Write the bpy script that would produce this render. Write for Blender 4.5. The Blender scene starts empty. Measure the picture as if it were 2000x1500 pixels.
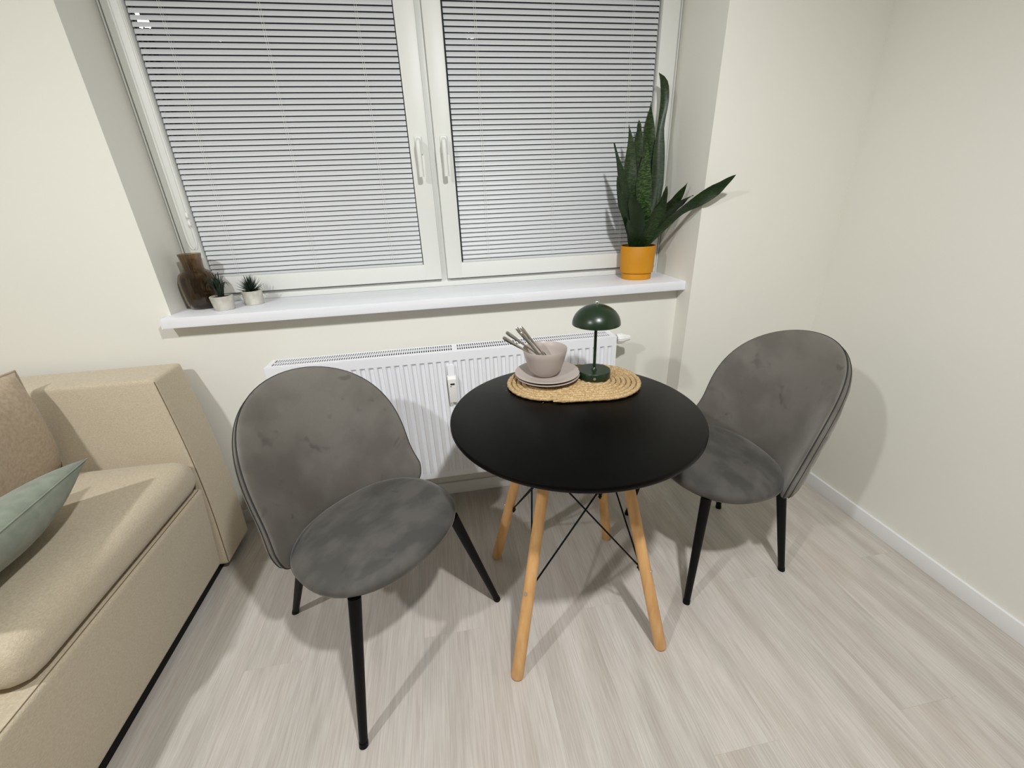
import bpy, bmesh, math, random
from mathutils import Vector, Matrix, Euler, noise
random.seed(7)
PI = math.pi
sc = bpy.context.scene
COL = sc.collection

# ---------------------------------------------------------------- camera
cam_d = bpy.data.cameras.new('camera'); cam = bpy.data.objects.new('camera', cam_d); COL.objects.link(cam)
cam.location = (-0.0231, -1.7633, 1.3521)
cam.rotation_euler = (1.1559, 0.0376, -0.1694)
cam_d.sensor_fit = 'HORIZONTAL'; cam_d.sensor_width = 36.0; cam_d.lens = 814.44 / 2000 * 36.0
cam_d.clip_start = 0.02
sc.camera = cam
# ---------------------------------------------------------------- world, lights, exposure
w = bpy.data.worlds.new('night'); sc.world = w; w.use_nodes = True
w.node_tree.nodes['Background'].inputs[0].default_value = (0.026, 0.028, 0.031, 1)
w.node_tree.nodes['Background'].inputs[1].default_value = 0.8
def lamp(name, loc, power, color, radius, target=None, size=150, blend=0.6):
    d = bpy.data.lights.new(name, 'SPOT' if target else 'POINT'); d.energy = power; d.color = color
    d.shadow_soft_size = radius
    o = bpy.data.objects.new(name, d); COL.objects.link(o); o.location = loc
    if target:
        d.spot_size = math.radians(size); d.spot_blend = blend
        o.rotation_euler = (Vector(target) - Vector(loc)).to_track_quat('-Z', 'Y').to_euler()
    return o
lamp('ceiling_spot', (0.36, -1.80, 2.50), 142, (0.985, 1.0, 1.01), 0.05, (0.16, -0.75, 0.2), 150, 1.0)
lamp('ceiling_spot', (-1.50, -1.95, 2.50), 106, (0.985, 1.0, 1.02), 0.05, (-0.80, -1.0, 0.0), 150, 1.0)
sc.view_settings.view_transform = 'Standard'; sc.view_settings.look = 'None'
sc.view_settings.gamma = 1.0; sc.view_settings.use_curve_mapping = False
sc.view_settings.exposure = 0.0

# ---------------------------------------------------------------- materials
def lin(c):
    f = lambda v: v / 12.92 if v <= 0.04045 else ((v + 0.055) / 1.055) ** 2.4
    return tuple(f(v / 255) for v in c) + (1.0,)
def base(name, col, rough=0.5, metal=0.0, **kw):
    m = bpy.data.materials.new(name); m.use_nodes = True
    b = m.node_tree.nodes['Principled BSDF']
    b.inputs['Base Color'].default_value = col if len(col) == 4 else lin(col)
    b.inputs['Roughness'].default_value = rough; b.inputs['Metallic'].default_value = metal
    for k, v in kw.items(): b.inputs[k.replace('_', ' ')].default_value = v
    return m
def nodes(m): return m.node_tree.nodes, m.node_tree.links, m.node_tree.nodes['Principled BSDF']
def textured(name, c1, c2, rough=0.6, scale=5.0, stretch=(1, 1, 1), detail=4.0, lo=0.35, hi=0.65, bump=0.0, bscale=200.0, bstretch=(1, 1, 1), rand=False, **kw):
    """two-tone noise colour with an optional fine bump"""
    m = base(name, c1, rough, **kw); N, L, b = nodes(m)
    tc = N.new('ShaderNodeTexCoord'); mp = N.new('ShaderNodeMapping'); mp.inputs['Scale'].default_value = stretch
    L.new(tc.outputs['Object'], mp.inputs[0])
    src = mp.outputs[0]
    if rand:
        oi = N.new('ShaderNodeObjectInfo'); vm = N.new('ShaderNodeVectorMath'); vm.operation = 'MULTIPLY_ADD'
        cx = N.new('ShaderNodeCombineXYZ')
        for i in range(3): L.new(oi.outputs['Random'], cx.inputs[i])
        vm.inputs[1].default_value = (37, 91, 53); L.new(cx.outputs[0], vm.inputs[0]); L.new(src, vm.inputs[2]); src = vm.outputs[0]
    n = N.new('ShaderNodeTexNoise'); n.inputs['Scale'].default_value = scale; n.inputs['Detail'].default_value = detail
    L.new(src, n.inputs['Vector'])
    r = N.new('ShaderNodeValToRGB'); r.color_ramp.elements[0].position = lo; r.color_ramp.elements[1].position = hi
    r.color_ramp.elements[0].color = lin(c1); r.color_ramp.elements[1].color = lin(c2)
    L.new(n.outputs[0], r.inputs[0]); L.new(r.outputs[0], b.inputs['Base Color'])
    if bump:
        mp2 = N.new('ShaderNodeMapping'); mp2.inputs['Scale'].default_value = bstretch; L.new(tc.outputs['Object'], mp2.inputs[0])
        n2 = N.new('ShaderNodeTexNoise'); n2.inputs['Scale'].default_value = bscale; n2.inputs['Detail'].default_value = 3
        L.new(mp2.outputs[0], n2.inputs['Vector'])
        bp = N.new('ShaderNodeBump'); bp.inputs['Strength'].default_value = bump; bp.inputs['Distance'].default_value = 0.002
        L.new(n2.outputs[0], bp.inputs['Height']); L.new(bp.outputs[0], b.inputs['Normal'])
    return m
M = {}
M['wall'] = textured('wall_paint', (233, 231, 221), (235, 233, 224), 0.85, 1.2, bump=0.06, bscale=260)
M['ceiling'] = base('ceiling_paint', (240, 240, 236), 0.9)
M['white'] = base('white_trim', (238, 238, 238), 0.45)
M['pvc'] = base('white_window_plastic', (226, 227, 221), 0.42)
M['sill'] = textured('white_sill_laminate', (238, 239, 244), (243, 244, 248), 0.4, 60, stretch=(.1, 1, 1), bump=0.05, bscale=300)
M['slat'] = base('white_slat_lacquer', (208, 210, 211), 0.42)
M['radiator'] = base('white_radiator_enamel', (240, 241, 245), 0.32)
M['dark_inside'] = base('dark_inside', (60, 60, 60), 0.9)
M['gap'] = base('dark_gasket', (30, 32, 36), 0.6)
M['black_metal'] = base('black_powder_coat', (3, 2, 3), 0.5, Specular_IOR_Level=0.2)
M['tabletop'] = base('matt_black_lacquer', (2, 2, 2), 0.33, Specular_IOR_Level=0.15)
M['steel'] = base('brushed_steel', (212, 210, 204), 0.2, 1.0)
M['plastic'] = base('white_plastic', (240, 240, 235), 0.4)
M['lcd'] = base('dark_display', (20, 22, 22), 0.3)
M['green'] = base('dark_green_lacquer', (26, 44, 25), 0.30)
M['stone'] = base('taupe_stoneware', (184, 172, 164), 0.38)
M['yellow'] = textured('mustard_ceramic', (196, 131, 2), (204, 139, 6), 0.55, 8)
M['concrete'] = textured('pale_concrete', (176, 172, 160), (214, 210, 200), 0.9, 22, bump=0.3, bscale=120)
M['soil'] = textured('dark_soil', (22, 18, 15), (50, 40, 32), 0.95, 80, bump=0.8, bscale=150)
M['succulent'] = textured('dark_green_succulent', (10, 22, 15), (26, 48, 28), 0.5, 30)
M['sofa'] = textured('beige_woven_fabric', (190, 176, 151), (203, 190, 166), 0.95, 170, stretch=(1, 1, 2.2), bump=0.5, bscale=420, Sheen_Weight=0.25)
M['back_fabric'] = textured('taupe_linen', (176, 156, 132), (192, 174, 150), 0.95, 90, bump=0.35, bscale=420, Sheen_Weight=0.2)
M['sage'] = textured('sage_cotton', (124, 131, 116), (138, 144, 129), 0.9, 30, bump=0.3, bscale=500, Sheen_Weight=0.2)
M['beech'] = textured('beech_wood', (208, 156, 98), (226, 178, 118), 0.42, 7, stretch=(6, 6, .5), detail=6, rand=True)
M['thread'] = base('dark_stitching', (120, 104, 84), 0.9)
M['pipe'] = base('dark_piping', (38, 37, 34), 0.8)

def velvet(name, c1, c2, c3, sc_=5.5):
    m = textured(name, c1, c2, 0.75, sc_, stretch=(1, 1.7, 1), detail=8, lo=0.4, hi=0.6, bump=0.25, bscale=600, Sheen_Weight=0.55, Sheen_Roughness=0.35)
    N, L, b = nodes(m)
    b.inputs['Sheen Tint'].default_value = (0.62, 0.6, 0.56, 1)
    # pressed finger marks: a second, sparse layer of darker smudges
    ramp = [n for n in N if n.type == 'VALTORGB'][0]
    tc = [n for n in N if n.type == 'TEX_COORD'][0]
    n = N.new('ShaderNodeTexNoise'); n.inputs['Scale'].default_value = 13; n.inputs['Detail'].default_value = 2; n.inputs['Distortion'].default_value = 0.8
    L.new(tc.outputs['Object'], n.inputs['Vector'])
    r = N.new('ShaderNodeValToRGB'); r.color_ramp.elements[0].position = 0.64; r.color_ramp.elements[1].position = 0.72
    r.color_ramp.elements[0].color = (0, 0, 0, 1); r.color_ramp.elements[1].color = (0.5, 0.5, 0.5, 1)
    mx = N.new('ShaderNodeMix'); mx.data_type = 'RGBA'; mx.inputs[7].default_value = lin(c3)
    L.new(n.outputs[0], r.inputs[0]); L.new(r.outputs[0], mx.inputs[0]); L.new(ramp.outputs[0], mx.inputs[6]); L.new(mx.outputs[2], b.inputs['Base Color'])
    return m
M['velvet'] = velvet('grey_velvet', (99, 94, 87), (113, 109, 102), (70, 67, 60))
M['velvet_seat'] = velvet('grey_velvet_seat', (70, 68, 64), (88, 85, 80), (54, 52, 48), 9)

def glass(name, col, rough=0.02, ior=1.45):
    m = base(name, col, rough); b = m.node_tree.nodes['Principled BSDF']
    b.inputs['Transmission Weight'].default_value = 1.0; b.inputs['IOR'].default_value = ior
    return m
M['vase'] = glass('smoked_brown_glass', (186, 166, 140), 0.02)
M['pane'] = glass('window_glass', (250, 250, 250), 0.0, 1.12)
def leafmat():
    m = base('snake_plant_leaf', (40, 70, 34), 0.42); N, L, b = nodes(m)
    tc = N.new('ShaderNodeTexCoord'); oi = N.new('ShaderNodeObjectInfo')
    mp = N.new('ShaderNodeMapping'); mp.inputs['Scale'].default_value = (1, 1, 4.0); L.new(tc.outputs['Object'], mp.inputs[0])
    n = N.new('ShaderNodeTexNoise'); n.inputs['Scale'].default_value = 60; n.inputs['Detail'].default_value = 2; n.inputs['Distortion'].default_value = 1.0
    L.new(mp.outputs[0], n.inputs['Vector'])
    r = N.new('ShaderNodeValToRGB'); r.color_ramp.elements[0].position = 0.45; r.color_ramp.elements[1].position = 0.60
    r.color_ramp.elements[0].color = lin((18, 38, 14)); r.color_ramp.elements[1].color = lin((70, 97, 40))
    at = N.new('ShaderNodeAttribute'); at.attribute_name = 'mottle'; at.attribute_type = 'OBJECT'
    mx = N.new('ShaderNodeMix'); mx.data_type = 'RGBA'; mx.inputs[6].default_value = lin((18, 38, 15))
    L.new(n.outputs[0], r.inputs[0]); L.new(at.outputs['Fac'], mx.inputs[0]); L.new(r.outputs[0], mx.inputs[7]); L.new(mx.outputs[2], b.inputs['Base Color'])
    return m
M['leaf'] = leafmat()
def jute():
    m = textured('braided_jute', (168, 136, 92), (214, 186, 140), 0.95, 190, bump=0.8, bscale=500)
    return m
M['jute'] = jute()
def plankmat():
    m = base('pale_oak_laminate', (190, 182, 172), 0.5); N, L, b = nodes(m)
    tc = N.new('ShaderNodeTexCoord'); oi = N.new('ShaderNodeObjectInfo')
    cx = N.new('ShaderNodeCombineXYZ')
    for i in range(3): L.new(oi.outputs['Random'], cx.inputs[i])
    va = N.new('ShaderNodeVectorMath'); va.operation = 'MULTIPLY_ADD'; va.inputs[1].default_value = (53, 131, 71)
    L.new(cx.outputs[0], va.inputs[0]); L.new(tc.outputs['Object'], va.inputs[2])
    def nz(sx, sy, det, dist=0.0):
        mp = N.new('ShaderNodeMapping'); mp.inputs['Scale'].default_value = (sx, sy, 1)
        L.new(va.outputs[0], mp.inputs[0])
        n = N.new('ShaderNodeTexNoise'); n.inputs['Scale'].default_value = 1; n.inputs['Detail'].default_value = det; n.inputs['Distortion'].default_value = dist
        L.new(mp.outputs[0], n.inputs['Vector']); return n
    a = nz(14, 1.6, 5, 0.6); f = nz(260, 9, 4); g = nz(5, 1.1, 3, 0.4)
    r = N.new('ShaderNodeValToRGB'); r.color_ramp.elements[0].position = 0.33; r.color_ramp.elements[1].position = 0.68
    r.color_ramp.elements[0].color = lin((190, 182, 173)); r.color_ramp.elements[1].color = lin((210, 204, 197))
    L.new(a.outputs[0], r.inputs[0])
    r2 = N.new('ShaderNodeValToRGB'); r2.color_ramp.elements[0].position = 0.36; r2.color_ramp.elements[1].position = 0.6
    r2.color_ramp.elements[0].color = (0.88, 0.87, 0.86, 1); r2.color_ramp.elements[1].color = (1.03, 1.03, 1.03, 1)
    L.new(f.outputs[0], r2.inputs[0])
    mx = N.new('ShaderNodeMix'); mx.data_type = 'RGBA'; mx.blend_type = 'MULTIPLY'; mx.inputs[0].default_value = 1
    L.new(r.outputs[0], mx.inputs[6]); L.new(r2.outputs[0], mx.inputs[7])
    r3 = N.new('ShaderNodeValToRGB'); r3.color_ramp.elements[0].position = 0.3; r3.color_ramp.elements[1].position = 0.7
    r3.color_ramp.elements[0].color = (0.90, 0.915, 0.91, 1); r3.color_ramp.elements[1].color = (1.04, 1.01, 1.0, 1)
    L.new(g.outputs[0], r3.inputs[0])
    mx2 = N.new('ShaderNodeMix'); mx2.data_type = 'RGBA'; mx2.blend_type = 'MULTIPLY'; mx2.inputs[0].default_value = 1
    L.new(mx.outputs[2], mx2.inputs[6]); L.new(r3.outputs[0], mx2.inputs[7])
    L.new(mx2.outputs[2], b.inputs['Base Color'])
    bp = N.new('ShaderNodeBump'); bp.inputs['Strength'].default_value = 0.12; bp.inputs['Distance'].default_value = 0.001
    L.new(f.outputs[0], bp.inputs['Height']); L.new(bp.outputs[0], b.inputs['Normal'])
    return m
M['plank'] = plankmat()

# ---------------------------------------------------------------- mesh helpers
def link(name, me, mat, parent=None):
    o = bpy.data.objects.new(name, me); COL.objects.link(o)
    if mat and not me.materials: me.materials.append(mat)
    if parent: o.parent = parent
    return o
def obj(name, bm, mat, parent=None, smooth=False, recalc=True):
    if recalc: bmesh.ops.recalc_face_normals(bm, faces=bm.faces)
    me = bpy.data.meshes.new(name); bm.to_mesh(me); bm.free()
    if smooth:
        me.shade_smooth()
        if smooth is not True: me.set_sharp_from_angle(angle=math.radians(smooth))
    return link(name, me, mat, parent)
def thing(name, label, cat, loc=(0, 0, 0), rz=0, group=None):
    o = bpy.data.objects.new(name, None); COL.objects.link(o); o.location = loc; o.rotation_euler = (0, 0, rz)
    o.empty_display_size = 0.1
    return tag(o, label, cat, group)
def tag(o, label, cat, group=None):
    o['label'] = label; o['category'] = cat
    if group: o['group'] = group
    return o
def struct(o): o['kind'] = 'structure'; return o
def box(bm, x0, x1, y0, y1, z0, z1, bev=0.0, seg=2):
    vs = [bm.verts.new((x, y, z)) for x in (x0, x1) for y in (y0, y1) for z in (z0, z1)]
    fs = [bm.faces.new([vs[i] for i in f]) for f in ((0, 1, 3, 2), (4, 6, 7, 5), (0, 4, 5, 1), (2, 3, 7, 6), (0, 2, 6, 4), (1, 5, 7, 3))]
    if bev:
        es = {e for f in fs for e in f.edges}
        bmesh.ops.bevel(bm, geom=list(es), offset=bev, segments=seg, profile=0.6, affect='EDGES')
    return bm
def hexa(bm, c, bev=0.0, seg=3):
    """8 corners: bottom 4 then top 4, each counter clockwise"""
    vs = [bm.verts.new(p) for p in c]
    fs = [bm.faces.new([vs[i] for i in f]) for f in ((3, 2, 1, 0), (4, 5, 6, 7), (0, 1, 5, 4), (1, 2, 6, 5), (2, 3, 7, 6), (3, 0, 4, 7))]
    if bev:
        bmesh.ops.bevel(bm, geom=list({e for f in fs for e in f.edges}), offset=bev, segments=seg, profile=0.6, affect='EDGES')
    return bm
def B(): return bmesh.new()
def lathe(bm, prof, n=48, center=(0, 0, 0), ribs=0, amp=0.0):
    cx, cy, cz = center; rings = []
    for r, z in prof:
        if r <= 1e-6: rings.append([bm.verts.new((cx, cy, cz + z))]); continue
        ring = []
        for i in range(n):
            a = 2 * PI * i / n; rr = r + (amp * math.cos(ribs * a) if ribs else 0)
            ring.append(bm.verts.new((cx + rr * math.cos(a), cy + rr * math.sin(a), cz + z)))
        rings.append(ring)
    for A, C in zip(rings[:-1], rings[1:]):
        for i in range(n):
            j = (i + 1) % n
            if len(A) == 1 and len(C) == 1: break
            if len(A) == 1: bm.faces.new((A[0], C[j], C[i]))
            elif len(C) == 1: bm.faces.new((A[i], A[j], C[0]))
            else: bm.faces.new((A[i], A[j], C[j], C[i]))
    return bm
def tube(bm, pts, rad, n=10, closed=False, caps=True):
    pts = [Vector(p) for p in pts]; m = len(pts)
    rad = rad if hasattr(rad, '__len__') else [rad] * m
    rings = []; up = None
    for i, p in enumerate(pts):
        if closed: t = pts[(i + 1) % m] - pts[i - 1]
        else: t = pts[min(i + 1, m - 1)] - pts[max(i - 1, 0)]
        t.normalize()
        if up is None:
            up = t.cross(Vector((0, 0, 1)))
            if up.length < 0.1: up = t.cross(Vector((0, 1, 0)))
        up = (up - t * up.dot(t)).normalized(); v = t.cross(up)
        rings.append([bm.verts.new(p + (up * math.cos(2 * PI * k / n) + v * math.sin(2 * PI * k / n)) * rad[i]) for k in range(n)])
    for i in range(m if closed else m - 1):
        A, C = rings[i], rings[(i + 1) % m]
        for k in range(n): bm.faces.new((A[k], A[(k + 1) % n], C[(k + 1) % n], C[k]))
    if caps and not closed:
        bm.faces.new(rings[0][::-1]); bm.faces.new(rings[-1])
    return bm
def rod(bm, a, b, r0, r1, n=16, rnd=0.0):
    a = Vector(a); b = Vector(b); d = (b - a).normalized(); pts = []; rr = []
    if rnd:
        for k in range(4):
            q = k / 3; pts.append(a + d * rnd * (1 - math.cos(q * PI / 2))); rr.append(r0 - rnd + rnd * math.sin(q * PI / 2))
    else: pts.append(a); rr.append(r0)
    for q in (.25, .5, .75, 1): pts.append(a.lerp(b, q)); rr.append(r0 + (r1 - r0) * q)
    return tube(bm, pts, rr, n)
def setloc(o, loc):
    """give a part mesh its own origin at loc (same coordinates otherwise)"""
    o.data.transform(Matrix.Translation(-Vector(loc))); o.location = loc; return o

# ---------------------------------------------------------------- room shell
XL, XR, YB, ZC = -2.08, 1.681, -4.2, 2.62
OX0, OX1, STEP, FY = -1.057, 1.031, -0.104, 0.224
SILL0, SILL1, OT = 0.961, 1.0, 2.38
b = B(); box(b, XL - .1, XR + .1, YB - .1, 0.35, -0.1, -0.0125)
floor = struct(obj('floor', b, base('floor_underlay', (150, 144, 136), 0.9)))
# laminate planks: rows along y, joints repeat every third row as in the room
W, LEN = 0.19, 1.434
k0 = math.floor((XL + .208) / W)
meshes = {}
for k in range(k0, 11):
    x0, x1 = max(-.208 + W * k, XL), min(-.208 + W * (k + 1), XR)
    if x1 - x0 < 0.02: continue
    joint = -0.767 - 0.478 * (k % 3)
    y = joint + LEN * 2
    while y > YB:
        a, c = max(y - LEN, YB), min(y, 0.0 if x1 < OX1 + .06 else 0.0)
        if c - a > 0.02:
            key = (round(x1 - x0, 4), round(c - a, 4))
            if key not in meshes:
                q = B(); g = 0.00005; box(q, g, x1 - x0 - g, g, c - a - g, -0.0125, 0.0, 0.00025, 1)
                me = bpy.data.meshes.new('plank'); bmesh.ops.recalc_face_normals(q, faces=q.faces); q.to_mesh(me); q.free(); me.materials.append(M['plank']); meshes[key] = me
            o = link('plank', meshes[key], None, floor); o.location = (x0, a, 0)
        y -= LEN
b = B(); box(b, XL - .1, XR + .1, YB - .1, 0.5, ZC, ZC + .1); struct(obj('ceiling', b, M['ceiling']))
b = B(); box(b, XL - .1, XL, YB, 0.5, -.01, ZC); struct(obj('wall_left', b, M['wall']))
b = B(); box(b, XR, XR + .1, YB, 0.5, -.01, ZC); struct(obj('wall_right', b, M['wall']))
b = B(); box(b, XL - .1, XR + .1, YB - .1, YB, -.01, ZC); struct(obj('wall_back', b, M['wall']))
# window wall: one mesh with the window niche and the step on the right
b = B()
box(b, XL, OX0, 0, 0.36, -.01, ZC); box(b, OX0, OX1, 0, 0.36, -.01, SILL0)
box(b, OX0, OX1, 0, 0.36, OT, ZC); box(b, OX1, XR, STEP, 0.36, -.01, ZC)
struct(obj('wall_window', b, M['wall']))
def baseboard(name, x0, x1, y0, y1, side):
    b = B(); box(b, x0, x1, y0, y1, 0, 0.066, 0.0025, 2)
    return struct(obj(name, b, M['white'], smooth=40))
baseboard('baseboard_window', XL, OX1, -0.013, 0, 0)
baseboard('baseboard_step', OX1 - .013, XR - .013, STEP - 0.013, STEP, 0)
baseboard('baseboard_right', XR - 0.013, XR, YB, STEP, 0)
baseboard('baseboard_left', XL, XL + .013, YB, 0, 0)
# sill board
b = B(); box(b, -1.066, OX1, -0.0586, 0.216, SILL0, SILL1, 0.003, 2)
sill = struct(obj('window_sill', b, M['sill'], smooth=40))
b = B(); box(b, -1.0705, -1.0655, -0.0592, 0.0, SILL0 - .001, SILL1 + .0008, 0.001, 1); obj('end_cap', b, M['plastic'], sill)

# ---------------------------------------------------------------- window
win = bpy.data.objects.new('window_1', None); COL.objects.link(win); win.location = (0, 0.2, SILL1); struct(win)
def wpart(name, b, mat, parent=win, smooth=40):
    o = obj(name, b, mat, parent, smooth=smooth)
    return o
def frame_bm(x0, x1, z0, z1, wl, wr, wb, wt, y0, y1, bev):
    b = B()
    box(b, x0, x0 + wl, y0, y1, z0, z1, bev); box(b, x1 - wr, x1, y0, y1, z0, z1, bev)
    box(b, x0 + wl - bev, x1 - wr + bev, y0, y1, z0, z0 + wb, bev); box(b, x0 + wl - bev, x1 - wr + bev, y0, y1, z1 - wt, z1, bev)
    return b
def rel(b, loc):
    bmesh.ops.translate(b, vec=-Vector(loc), verts=b.verts); return b
WL = (0, 0.2, SILL1)
# outer frame (sits back), thin quadrant strip at the reveal
wpart('frame', rel(frame_bm(OX0, OX1, SILL1, OT, .045, .045, .030, .05, .212, .28, .004), WL), M['pvc'])
b = B()
tube(b, [(OX0 + .006, .207, SILL1), (OX0 + .006, .207, OT)], .003, 8); tube(b, [(OX1 - .006, .207, SILL1), (OX1 - .006, .207, OT)], .003, 8)
wpart('corner_strip', rel(b, WL), M['pvc'])
b = B(); box(b, -0.026, 0.006, .220, .26, SILL1 + .02, OT - .03, .002); wpart('mullion', rel(b, WL), M['pvc'])
SB = 1.036
def sash(x0, x1, wl, wr):
    s = wpart('sash', rel(frame_bm(x0, x1, SB, OT - .03, wl, wr, .068, .07, .190, .262, .006), WL), M['pvc'])
    gx0, gx1, gz0, gz1 = x0 + wl, x1 - wr, SB + .068, OT - .10
    b = frame_bm(gx0 - .001, gx1 + .001, gz0 - .001, gz1 + .001, .004, .004, .004, .004, .226, .234, 0.0005)
    obj('gasket', rel(b, WL), M['gap'], s)
    b = B(); box(b, gx0, gx1, .236, .240, gz0, gz1); obj('pane', rel(b, WL), M['pane'], s)
    return s
sl = sash(-1.037, -0.022, .064, .076)
sr = sash(0.003, 1.011, .070, .074)
def handle(x, parent):
    b = B(); box(b, x - .014, x + .014, .181, .191, 1.535, 1.600, .004, 3)
    h = obj('handle_plate', rel(b, WL), M['pvc'], parent, smooth=40)
    b = B()
    pts = [(x, .184, 1.582), (x, .160, 1.582), (x, .148, 1.574), (x, .145, 1.555), (x, .148, 1.50), (x, .150, 1.452)]
    tube(b, pts, [.0095, .0095, .0105, .0105, .0095, .0105], 12)
    bmesh.ops.scale(b, vec=(1.0, 1, 1), verts=b.verts)
    obj('handle', rel(b, WL), M['pvc'], parent, smooth=40)
handle(-.062, sl); handle(.039, sr)
# dark outside: hidden by the blinds except for two added gleams
# ---------------------------------------------------------------- venetian blinds
PITCH = 0.01865
def blind(x0, x1, ladders, label, chain):
    t = thing('venetian_blind', label, 'blind', ((x0 + x1) / 2, .207, 1.104), group=None)
    O = Vector(t.location); hw = (x1 - x0) / 2
    b = B(); box(b, -hw, hw, -.010, .010, 0, .010, .002); obj('bottom_rail', b, M['slat'], t, smooth=40)
    # one slightly crowned slat, shared by all
    b = B(); n = 4; tilt = math.radians(70); sw = 0.0166
    rows = []
    for i in range(n + 1):
        s = (i / n - .5) * sw; c = 0.0010 * (1 - (2 * i / n - 1) ** 2)
        # room edge low, window edge high; crown bulges to the room and up
        y = s * math.cos(tilt) - c * math.sin(tilt); z = s * math.sin(tilt) + c * math.cos(tilt)
        rows.append((y, z))
    th = 0.0004
    top = [[b.verts.new((x, y, z)) for x in (-hw + .001, hw - .001)] for y, z in rows]
    bot = [[b.verts.new((x, y + th * math.sin(tilt), z - th * math.cos(tilt))) for x in (-hw + .001, hw - .001)] for y, z in rows]
    for i in range(n):
        b.faces.new((top[i][0], top[i][1], top[i + 1][1], top[i + 1][0])); b.faces.new((bot[i][0], bot[i + 1][0], bot[i + 1][1], bot[i][1]))
    for k in (0, 1):
        b.faces.new([r[k] for r in top] + [r[k] for r in bot[::-1]])
    b.faces.new((top[0][0], bot[0][0], bot[0][1], top[0][1])); b.faces.new((top[n][0], top[n][1], bot[n][1], bot[n][0]))
    first = obj('slat', b, M['slat'], t, smooth=30)
    z = 0.021; first.location = (0, 0, z); cnt = 1
    while O.z + z + PITCH < OT - .125:
        z += PITCH; s = first.copy(); COL.objects.link(s); s.location = (0, 0, z); cnt += 1
    zt = z + .016
    b = B(); box(b, -hw, hw, -.012, .012, zt, zt + .022, .002); obj('headrail', b, M['slat'], t, smooth=40)
    for lx in ladders:
        b = B()
        for dx in (-.0035, .0035):
            tube(b, [(lx - O.x + dx, -.0135, .006), (lx - O.x + dx, -.0135, zt)], .0004, 5)
        tube(b, [(lx - O.x, .0135, .006), (lx - O.x, .0135, zt)], .0004, 5)
        obj('ladder_cord', b, M['plastic'], t)
    if chain:
        b = B(); cx = x0 - O.x - .028
        pts = []
        for i in range(25):
            a = i / 24
            pts.append((cx + .022 * math.sin(a * PI * 1) * (1 if a < .5 else 1) - .0, -.026 - .006 * math.sin(a * PI), 1.24 - O.z + .11 * abs(math.cos(a * PI)) ** 1.2 + (0 if a < .5 else 0)))
        loop = [(cx - .012 + .030 * (.5 - .5 * math.cos(a / 16 * PI)), -.027, 1.262 - O.z - .040 * math.sin(a / 16 * PI)) for a in range(17)]
        line = [(cx - .012, -.022, zt)] + [(cx - .012, -.027, 1.33 - O.z)] + loop + [(cx + .018, -.027, 1.33 - O.z), (cx + .018, -.022, zt)]
        tube(b, line, .0011, 6); c = obj('pull_cord', b, M['plastic'], t, smooth=True)
        b = B()
        lathe(b, [(0, 0), (.004, .001), (.0055, .006), (.0045, .016), (.002, .022), (0, .023)], 12, (cx + .018, -.027, 1.335 - O.z)); obj('cord_stop', b, M['plastic'], t, smooth=True)
        b = B(); lathe(b, [(0, 0), (.004, .001), (.0055, .006), (.0045, .016), (.002, .022), (0, .023)], 12, (cx + .018, -.027, 1.305 - O.z)); obj('cord_stop', b, M['plastic'], t, smooth=True)
    return t
blind(-.969, -.1005, (-.862, -.549, -.228), 'white venetian blind on the left window sash, with a looped pull cord', True)
blind(.0785, .930, (.196, .495, .818), 'white venetian blind on the right window sash, behind the snake plant', False)
# two glowing posts added outside to make the gleams between the top left slats
M['gleam'] = base('gleam_emitter', (255, 255, 255), 0.5, Emission_Strength=9.0); M['gleam'].node_tree.nodes['Principled BSDF'].inputs['Emission Color'].default_value = (0.85, 0.93, 1.0, 1)
def gleam_post(loc, hh, label):
    x, y, z = loc; t = thing('gleam_post', label, 'street lamp', (x, y, -3.0), 0, None)
    b = B(); rod(b, (0, 0, 0), (0, 0, z + 3.0 - hh), .07, .04, 12); obj('pole', b, M['black_metal'], t, smooth=40)
    b = B(); lathe(b, [(0, -hh), (.03, -hh), (.05, -hh * .7), (.056, 0), (.046, hh * .8), (0, hh)], 16, (0, 0, z + 3.0)); obj('gleam_body', b, M['gleam'], t, smooth=40)
    b = B(); lathe(b, [(0, hh), (.10, hh), (.04, hh + .05), (0, hh + .06)], 16, (0, 0, z + 3.0)); obj('cap', b, M['black_metal'], t, smooth=40)
gleam_post((-4.604, 8.0, 4.351), .115, 'glowing post added outside for the left one of the two gleams between the top slats')
gleam_post((-4.763, 8.6, 4.487), .07, 'glowing post added outside for the lower right one of the two gleams between the top slats')
# ---------------------------------------------------------------- radiator
RX0, RX1, RY0, RY1, RZ0, RZ1 = -.7297, .6919, -.1383, -.045, .196, .801
rad = thing('radiator', 'white ribbed panel radiator on the wall below the window sill', 'radiator', ((RX0 + RX1) / 2, RY1, RZ0))
RO = Vector(rad.location)
def rp(name, b, mat, smooth=False): return obj(name, rel(b, RO), mat, rad, smooth=smooth)
def ribbed(y, d, sgn):
    b = B(); pit = .0334; n = 42; xs = [RX0]; prof = [0]
    x = RX0 + .012
    for i in range(n):
        for dx, p in ((0, 0), (.0035, 1), (.0175, 1), (.021, 0)): xs.append(x + dx); prof.append(p)
        x += pit
    xs.append(RX1); prof.append(0)
    zs = [(RZ0, 0), (RZ0 + .030, 0), (RZ0 + .046, 1), (.752, 1), (.7605, 0), (RZ1 - .004, 0), (RZ1, -.3)]
    g = [[b.verts.new((xx, y - sgn * (-d) * p * f if f >= 0 else y + sgn * .003, zz)) for xx, p in zip(xs, prof)] for zz, f in zs]
    for A, C in zip(g[:-1], g[1:]):
        for i in range(len(xs) - 1): b.faces.new((A[i], A[i + 1], C[i + 1], C[i]))
    return b
rp('front_panel', ribbed(RY0, .0075, 1), M['radiator'], 35)
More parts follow.
